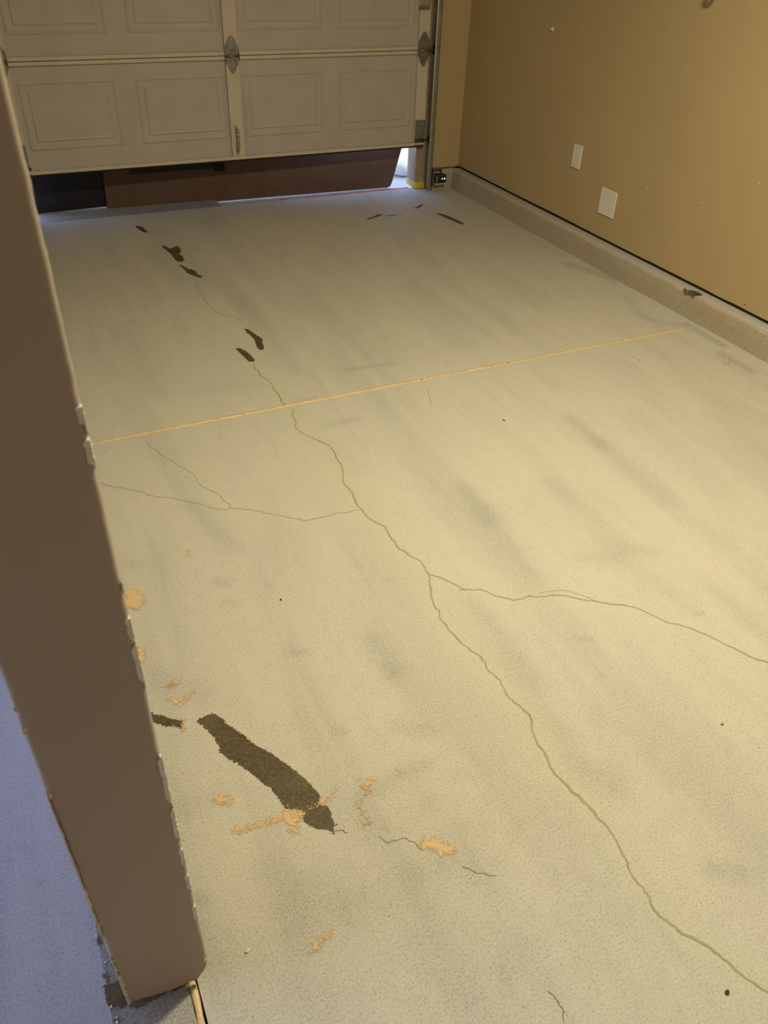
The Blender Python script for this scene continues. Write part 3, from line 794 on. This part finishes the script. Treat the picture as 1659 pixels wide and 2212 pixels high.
def hinge(cx, zs, parent, half=1.0):
    """two pointed leaves round a knuckle, bolts"""
    w = .037
    bm = bmesh.new()
    top = [(cx - w, zs + .004), (cx + w, zs + .004), (cx + w, zs + .045), (cx + .012, zs + .090), (cx + .006, zs + .0955), (cx - .006, zs + .0955), (cx - .012, zs + .090), (cx - w, zs + .045)]
    bm_prism(bm, top, 1, -.0045, -.0005)
    h = from_bm('hinge', bm, M_ZINC, parent)
    bm = bmesh.new()
    bot = [(cx - w, zs - .006), (cx + w, zs - .006), (cx + w, zs - .030), (cx + .012, zs - .078), (cx + .006, zs - .0845), (cx - .006, zs - .0845), (cx - .012, zs - .078), (cx - w, zs - .030)]
    bm_prism(bm, bot, 1, -.0045, -.0005)
    from_bm('leaf', bm, M_ZINC, h)
    bm = bmesh.new()
    bm_cyl(bm, (cx - w - .004, -.010, zs), (cx + w + .004, -.010, zs), .0062, 14)
    from_bm('knuckle', bm, M_ZINC, h, True)
    for s in (-1, 1):
        bm = bmesh.new()
        pts = [(-.0005, zs + .040), (-.0165, zs + .010), (-.0165, zs - .012), (-.0005, zs - .028)]
        bm_prism(bm, pts, 0, cx + s * w - .0012, cx + s * w + .0012)
        from_bm('cheek', bm, M_ZINC, h)
    for dx, dz in ((0, .084), (0, .071), (0, .036), (0, .020), (0, -.028), (0, -.045), (0, -.072)):
        bm = bmesh.new()
        r = .0052 if dz in (.084, .036, -.028, -.072) else .003
        bm_cyl(bm, (cx + dx, -.004, zs + dz), (cx + dx, -.0085, zs + dz), r, 6 if r > .004 else 10, r * .8)
        from_bm('bolt', bm, M_STEEL, h)
    return h

def roller(side, z, parent):
    xe = X1 if side > 0 else X0
    bm = bmesh.new()
    bm_cyl(bm, (xe - side * .05, -.010, z), (xe + side * .032, -.010, z), .0045, 10)
    r = from_bm('roller', bm, M_STEEL, parent, True)
    bm = bmesh.new()
    bm_cyl(bm, (xe + side * .030, -.010, z), (xe + side * .043, -.010, z), .021, 24)
    from_bm('wheel', bm, M_BLACK, r)
    return r

for s in range(3):
    zs = GAP + (s + 1) * SH - .001
    for cx in (DX, X0 + .036, X1 - .036):
        hinge(cx, zs, door)
    for side in (-1, 1):
        roller(side, zs, door)

# bottom brackets
for side in (-1, 1):
    xc = X1 - .035 if side > 0 else X0 + .035
    bm = bmesh.new()
    bm_box(bm, xc - .034, xc + .034, -.0035, .0, GAP + .004, GAP + .150, .001)
    br = from_bm('bottom_bracket', bm, M_ZINC, door)
    for dx, dz, r in ((-.024, .095, .0035), (.012, .098, .0035), (-.026, .062, .0035), (.012, .062, .0035), (.014, .125, .011), (-.014, .045, .009), (.018, .045, .009), (-.002, .081, .006)):
        bm = bmesh.new()
        bm_cyl(bm, (xc + dx * side, -.003, GAP + dz), (xc + dx * side, -.0055, GAP + dz), r, 14, r * .85)
        from_bm('rivet', bm, M_STEEL, br, False)
    bm = bmesh.new()
    bm_cyl(bm, (xc - .036, -.014, GAP + .034), (xc + .040, -.014, GAP + .034), .0065, 12)
    for q in (-.024, .0, .022):
        bm_cyl(bm, (xc + q - .005, -.014, GAP + .034), (xc + q + .005, -.014, GAP + .034), .010, 12)
    tag(from_bm('roller_shaft', bm, M_CHIPD, br, True), 'dark greasy roller shaft')
    bm = bmesh.new()
    bm_cyl(bm, ((X1 if side > 0 else X0) + side * .028, -.014, GAP + .034), ((X1 if side > 0 else X0) + side * .043, -.014, GAP + .034), .021, 24)
    from_bm('wheel', bm, M_BLACK, br)
    bm = bmesh.new()
    bm_box(bm, xc - .034, xc + .034, -.012, -.003, GAP + .002, GAP + .006, .001)
    from_bm('lip', bm, M_ZINC, br)

# lift handle on the centre stile
hx = DX - .008
bm = bmesh.new()
bar = []
for t in range(25):
    a = t / 24
    y = -.004 - .026 * min(1, math.sin(math.pi * a) * 1.9)
    bar.append((hx + .003 * a, y, GAP + .045 + .118 * a))
bm_tube(bm, bar, .0062, 10)
for v in bm.verts:
    v.co.x = hx + (v.co.x - hx) * 1.35
hd = from_bm('pull_handle', bm, M_STEEL, door, True)
tag(hd, 'steel lift handle on the centre stile')
for dz in (.033, .172):
    bm = bmesh.new()
    pts = [(hx - .011, GAP + dz - .011), (hx + .012, GAP + dz - .011), (hx + .012, GAP + dz + .011), (hx - .011, GAP + dz + .011)]
    bm_prism(bm, pts, 1, -.0035, .0)
    bmesh.ops.bevel(bm, geom=[e for e in bm.edges if abs(e.verts[0].co.y - e.verts[1].co.y) > .001], offset=.006, segments=3, affect='EDGES')
    t = from_bm('foot', bm, M_STEEL, hd)
    bm = bmesh.new()
    bm_cyl(bm, (hx, -.003, GAP + dz), (hx, -.0065, GAP + dz), .0055, 12, .004)
    from_bm('screw', bm, M_STEEL, hd)

# slide lock on the end stile of the second section
bm = bmesh.new()
bm_box(bm, X1 - .070, X1 - .006, -.006, .0, 1.040, 1.150, .001)
lk = from_bm('slide_lock', bm, M_WOOD, door)
tag(lk, 'brown metal slide lock plate')
bm = bmesh.new()
bm_box(bm, X1 - .080, X1 - .014, -.010, .0, 1.017, 1.036, .001)
from_bm('lock_bar', bm, M_ZINC, lk)
for i in range(3):
    bm = bmesh.new()
    bm_cyl(bm, (X1 - .06 + i * .014, -.0095, 1.026), (X1 - .06 + i * .014, -.0125, 1.026), .0042, 8)
    from_bm('rivet', bm, M_STEEL, lk)

# ------------------------------------------------------------------ vertical tracks
def track(side):
    xo = X1 + .052 if side > 0 else X0 - .052       # closed side of the channel
    t = empty('door_track', (xo, 0, .004))
    s = side
    prof = [(xo - s * .030, -.034), (xo - s * .022, -.038), (xo - s * .004, -.038), (xo, -.034), (xo, .026), (xo - s * .004, .030), (xo - s * .020, .030),
            (xo - s * .020, .028), (xo - s * .005, .028), (xo - s * .002, .025), (xo - s * .002, -.033), (xo - s * .005, -.036), (xo - s * .022, -.036), (xo - s * .029, -.032)]
    bm = bmesh.new()
    bm_prism(bm, prof, 2, .004, 2.20)
    from_bm('channel', bm, M_TRACK, t)
    for z in (.16, .92, 1.7):
        bm = bmesh.new()
        xa, xb = sorted((xo + s * .001, xo + s * .005))
        bm_box(bm, xa, xb, -.028, .048, z, z + .075)
        b = from_bm('bracket', bm, M_TRACK, t)
        bm = bmesh.new()
        bm_cyl(bm, (xo + s * .004, -.008, z + .04), (xo + s * .012, -.008, z + .04), .008, 6)
        from_bm('nut', bm, M_STEEL, b)
    return t
tag(track(1), 'galvanised vertical door track beside the tan wall return', 'door track')
tag(track(-1), 'galvanised vertical door track against the partition wall', 'door track')

# ------------------------------------------------------------------ safety sensor at the foot of the track
sn = empty('safety_sensor', (-.18, -.045, .05))
tag(sn, 'black safety sensor with two small lights on a metal bracket near the floor', 'sensor')
bm = bmesh.new()
bm_box(bm, -.221, -.218, -.062, .014, .050, .140)
bm_box(bm, -.221, -.150, -.030, .012, .128, .131)
bm_box(bm, -.150, -.147, -.030, .012, .108, .131)
from_bm('bracket', bm, M_ZINC, sn)
bm = bmesh.new()
bm_box(bm, -.214, -.136, -.078, -.022, .056, .106, .004)
bd = from_bm('housing', bm, M_SENSOR, sn, False)
bm = bmesh.new()
bm_box(bm, -.196, -.139, -.0805, -.077, .062, .101, .003)
from_bm('face', bm, M_BIN, bd)
bm = bmesh.new()
bm_box(bm, -.213, -.199, -.0798, -.077, .062, .101, .002)
from_bm('label_plate', bm, M_ZINC, bd)
k = NT('sensor_light_glow')
k.fin((.8, .85, .75), .3)
k.b.inputs['Emission Color'].default_value = (.85, 1, .8, 1)
k.b.inputs['Emission Strength'].default_value = 1.6
M_LED = k.m
for x, r in ((-.168, .0042), (-.151, .0048)):
    bm = bmesh.new()
    bm_cyl(bm, (x, -.080, .083), (x, -.0835, .083), r, 14, r * .7)
    from_bm('indicator_light', bm, M_LED, bd, True)
bm = bmesh.new()
bm_box(bm, -.216, -.140, -.080, -.02, .049, .0525, .001)
from_bm('tray', bm, M_PLATE, sn)

# ------------------------------------------------------------------ wall plates and fixings on the right wall
def blank_plate(name, y0, y1, z0, z1, screws):
    t = empty(name, (0, (y0 + y1) / 2, z0))
    bm = bmesh.new()
    bm_box(bm, -.0065, .0005, y0, y1, z0, z1, .0028, 3)
    from_bm('plate', bm, M_PLATE, t)
    for (y, z) in screws:
        bm = bmesh.new()
        bm_cyl(bm, (-.006, y, z), (-.0078, y, z), .0038, 14, .003)
        s = from_bm('screw', bm, M_PLATE, t)
        bm = bmesh.new()
        bm_box(bm, -.0081, -.0076, y - .003, y + .003, z - .0005, z + .0005)
        from_bm('slot', bm, M_DARK, s)
    return t
tag(blank_plate('cover_plate', -1.258, -1.184, .404, .519, [(-1.221, .420), (-1.221, .503)]), 'narrow white single-gang blank cover plate with two screws on the tan wall', 'cover plate')
tag(blank_plate('cover_plate', -1.594, -1.470, .243, .371, []), 'wide white two-gang blank cover plate low on the tan wall', 'cover plate')

an = empty('wall_anchor', (0, -.843, 1.002))
tag(an, 'small white plastic anchor sticking out of the tan wall', 'wall anchor')
bm = bmesh.new()
bm_cyl(bm, (.002, -.843, 1.002), (-.003, -.843, 1.002), .011, 18, .009)
from_bm('collar', bm, M_PLATE, an, False)
bm = bmesh.new()
bm_cyl(bm, (-.002, -.843, 1.002), (-.014, -.843, 1.002), .006, 12, .005)
from_bm('plug', bm, M_PLATE, an, False)
bm = bmesh.new()
bm_cyl(bm, (-.0135, -.843, 1.002), (-.0146, -.843, 1.002), .0025, 10)
from_bm('hole', bm, M_DARK, an)

for i, (y, z) in enumerate([(-1.816, .879), (-1.789, .448), (-2.147, .474), (-2.423, .627)]):
    flake('paint_chip', M_PALE, (-.0004, y, z), .0012, .0028, .0035, i + 200, wall_right)
flake('paint_chip', M_CHIPD, (-.0004, -2.54, .15), .0008, .004, .0025, 211, wall_right)

# hook just inside the top of the view
hk = empty('wall_hook', (0, -1.985, 1.253))
tag(hk, 'tan painted curved hook on the right wall high above the cover plates', 'hook')
bm = bmesh.new()
bm_cyl(bm, (.001, -1.985, 1.318), (-.006, -1.985, 1.318), .028, 24, .024)
from_bm('rosette', bm, M_WALL, hk, False)
bm = bmesh.new()
bm_tube(bm, [(-.002, -1.985, 1.318), (-.03, -1.985, 1.313), (-.05, -1.987, 1.290), (-.052, -1.988, 1.266), (-.066, -1.989, 1.254), (-.084, -1.99, 1.264), (-.090, -1.99, 1.283)], [.011, .010, .009, .009, .009, .009, .011], 12)
from_bm('arm', bm, M_WALL, hk, True)

# ------------------------------------------------------------------ outside the door
GZ = -.03
ap = box('ground', M_APRON, -14, 6, YT + .004, 14, GZ - .15, GZ, None)
box('side_yard', M_APRON, -14, LEFT - .1, -12, YT, GZ - .15, GZ, ap)
tag(ap, 'concrete driveway outside the garage doors', kind='structure')
bm = bmesh.new()
M_APRON2 = mat_concrete('dark_apron_concrete', (.17, .155, .14), (.11, .10, .09), (.19, .175, .155))
o = slab('slab', -2.69, -1.60, YT + .004, .50, M_APRON2, None, ap, GZ - .05, GZ + .018)
tag(o, 'raised apron slab outside the garage door')

# boards leaning against the outside of the door; hidden tops shaped to control skylight
TOPZ = 1.15
def lean(x, z, y0, y1):
    return y0 + (y1 - y0) * min(1, max(0, z / TOPZ))

def leaning(name, prof, y0f, y1, thick, base, mat, label):
    t = empty(name, ((prof[0][0] + prof[1][0]) / 2, y0f(prof[0][0]), GZ))
    tag(t, label, 'board', 'boards leaning on the outside of the garage door')
    bm = bmesh.new()
    A, B = [], []
    for x, z in prof:
        y = lean(x, z, y0f(x), y1)
        A.append(bm.verts.new((x, y, base(x) + z))); B.append(bm.verts.new((x, y + thick, base(x) + z)))
    bm.faces.new(A); bm.faces.new(B[::-1])
    for i in range(len(A)):
        j = (i + 1) % len(A)
        bm.faces.new((A[i], A[j], B[j], B[i]))
    return t, from_bm('face', bm, mat, t)

brown_y = lambda x: .205 - (x + .40) * .040
bd, _ = leaning('leaning_board', [(-2.255, .0), (-1.606, .0), (-1.604, .0), (-.43, .0), (-.408, .006), (-.398, .03), (-.375, .13), (-.345, .27), (-.37, .31), (-.75, .36), (-1.0, .45), (-1.05, TOPZ), (-2.22, TOPZ)],
                brown_y, .058, .022, lambda x: GZ + (.0195 if x < -1.605 else .0065), M_BOARD, 'brown board leaning against the outside of the raised garage door')
def on_board(x, z, off): return (x, lean(x, z, brown_y(x), .058) - off, GZ + .0195 + z)
def board_strip(bm, x0, x1, z0, z1, off):
    c = [on_board(x0, z0, 0), on_board(x1, z0, 0), on_board(x1, z1, 0), on_board(x0, z1, 0)]
    f = [on_board(x0, z0, off), on_board(x1, z0, off), on_board(x1, z1, off), on_board(x0, z1, off)]
    a = [bm.verts.new(p) for p in c]; q = [bm.verts.new(p) for p in f]
    bm.faces.new(a); bm.faces.new(q[::-1])
    for i in range(4):
        bm.faces.new((a[i], a[(i + 1) % 4], q[(i + 1) % 4], q[i]))
bm = bmesh.new()
board_strip(bm, -2.10, -1.57, .196, .262, .010)
tag(from_bm('dark_bar', bm, M_BIN, bd), 'black bar fixed to the board')
bm = bmesh.new()
board_strip(bm, -1.595, -1.535, .178, .262, .016)
from_bm('end_cap', bm, M_BLACK, bd)
leaning('leaning_board', [(-2.68, .0), (-2.12, .006), (-2.12, TOPZ), (-2.68, TOPZ)], lambda x: .308, .086, .020, lambda x: GZ + .0185, M_BIN,  # made tall and leaning to close off skylight from above
        'black shape outside beside the brown board, built as a tall board to block skylight')

# pale stones by the driveway
stones = [(-.17, .50, .115, .10, .075), (-.02, .30, .05, .045, .03), (.20, .78, .15, .12, .10)]
for i, (x, y, a, d0, c) in enumerate(stones):
    bm = bmesh.new()
    bmesh.ops.create_icosphere(bm, subdivisions=3, radius=1)
    for v in bm.verts:
        d = 1 + .22 * noise.noise(v.co * 1.2 + Vector((i * 5.3, 1, 2)))
        v.co = Vector((v.co.x * a * d, v.co.y * d0 * d, max(-.80, v.co.z * d) * c + c * .80))
        v.co += Vector((x, y, GZ))
    o = from_bm('landscape_stone', bm, M_STONE, None, True)
    tag(o, ['pale rounded stone outside by the door jamb', 'small pale stone beside the door jamb outside', 'pale stone farther out on the driveway'][i], 'stone')

# red cord along the slab edge
cord = empty('red_cord', (-.7, YT + .006, GZ))
tag(cord, 'thin red cord along the edge of the slab under the raised door', 'cord')
rc = random.Random(2)
for xa, xb in ((-1.06, -.335), (-1.235, -1.185)):
    n = max(3, int((xb - xa) / .03))
    bm = bmesh.new()
    bm_tube(bm, [(xa + (xb - xa) * i / n, YT + .0055 + rc.uniform(-.001, .001), .0 - .0015 + rc.uniform(-.001, .001)) for i in range(n + 1)], .0042, 8)
    from_bm('strand', bm, M_RED, cord, True)

# ------------------------------------------------------------------ small debris on the floor
deb = [('pebble', M_PALE, (-2.753, -4.183, .002), .0038, .0030, .0025, 'tiny white pebble on the floor beside the partition wall', 'pebble'),
       ('pebble', M_CHIPD, (-2.024, -4.583, .003), .0042, .0035, .003, 'tiny dark pebble on the floor beside the long crack', 'pebble'),
       ('wood_splinter', M_CHIPR, (-1.615, -4.146, .0015), .0050, .0022, .0015, 'tiny reddish wood splinter on bare concrete', 'splinter'),
       ('wood_splinter', M_CHIPD, (-1.357, -2.781, .0015), .0022, .0075, .0015, 'tiny black splinter on the floor near the joint', 'splinter'),
       ('paint_flake', M_PALE, (-.600, -.444, .001), .028, .004, .001, 'white paint flake on the floor near the door', 'flake'),
       ('grit_crumb', M_CHIPD, (-2.409, -3.361, .0018), .003, .003, .002, 'tiny dark crumb of grit on the floor near the partition wall', 'crumb')]
for i, (nm, mt, c, a, b, d, lb, ct) in enumerate(deb):
    tag(flake(nm, mt, c, a, b, d, 300 + i), lb, ct)

# ------------------------------------------------------------------ ceiling lamp of this bay
lm = empty('ceiling_lamp', (LAMP_POS[0], LAMP_POS[1], CEIL))
tag(lm, 'round warm ceiling lamp above the right bay', 'lamp')
bm = bmesh.new()
bm_cyl(bm, (LAMP_POS[0], LAMP_POS[1], CEIL), (LAMP_POS[0], LAMP_POS[1], CEIL - .05), .15, 32, .14)
from_bm('base', bm, M_PLATE, lm)
ld = bpy.data.lights.new('lamp_glow', 'AREA')
ld.shape = 'DISK'
ld.size = .22
ld.energy = LAMP_WATT
ld.color = LAMP_COLOR
lo = bpy.data.objects.new('lamp_glow', ld)
COL.objects.link(lo)
lo.parent = lm
lo.matrix_parent_inverse = Matrix.Translation(lm.location).inverted()
lo.location = LAMP_POS
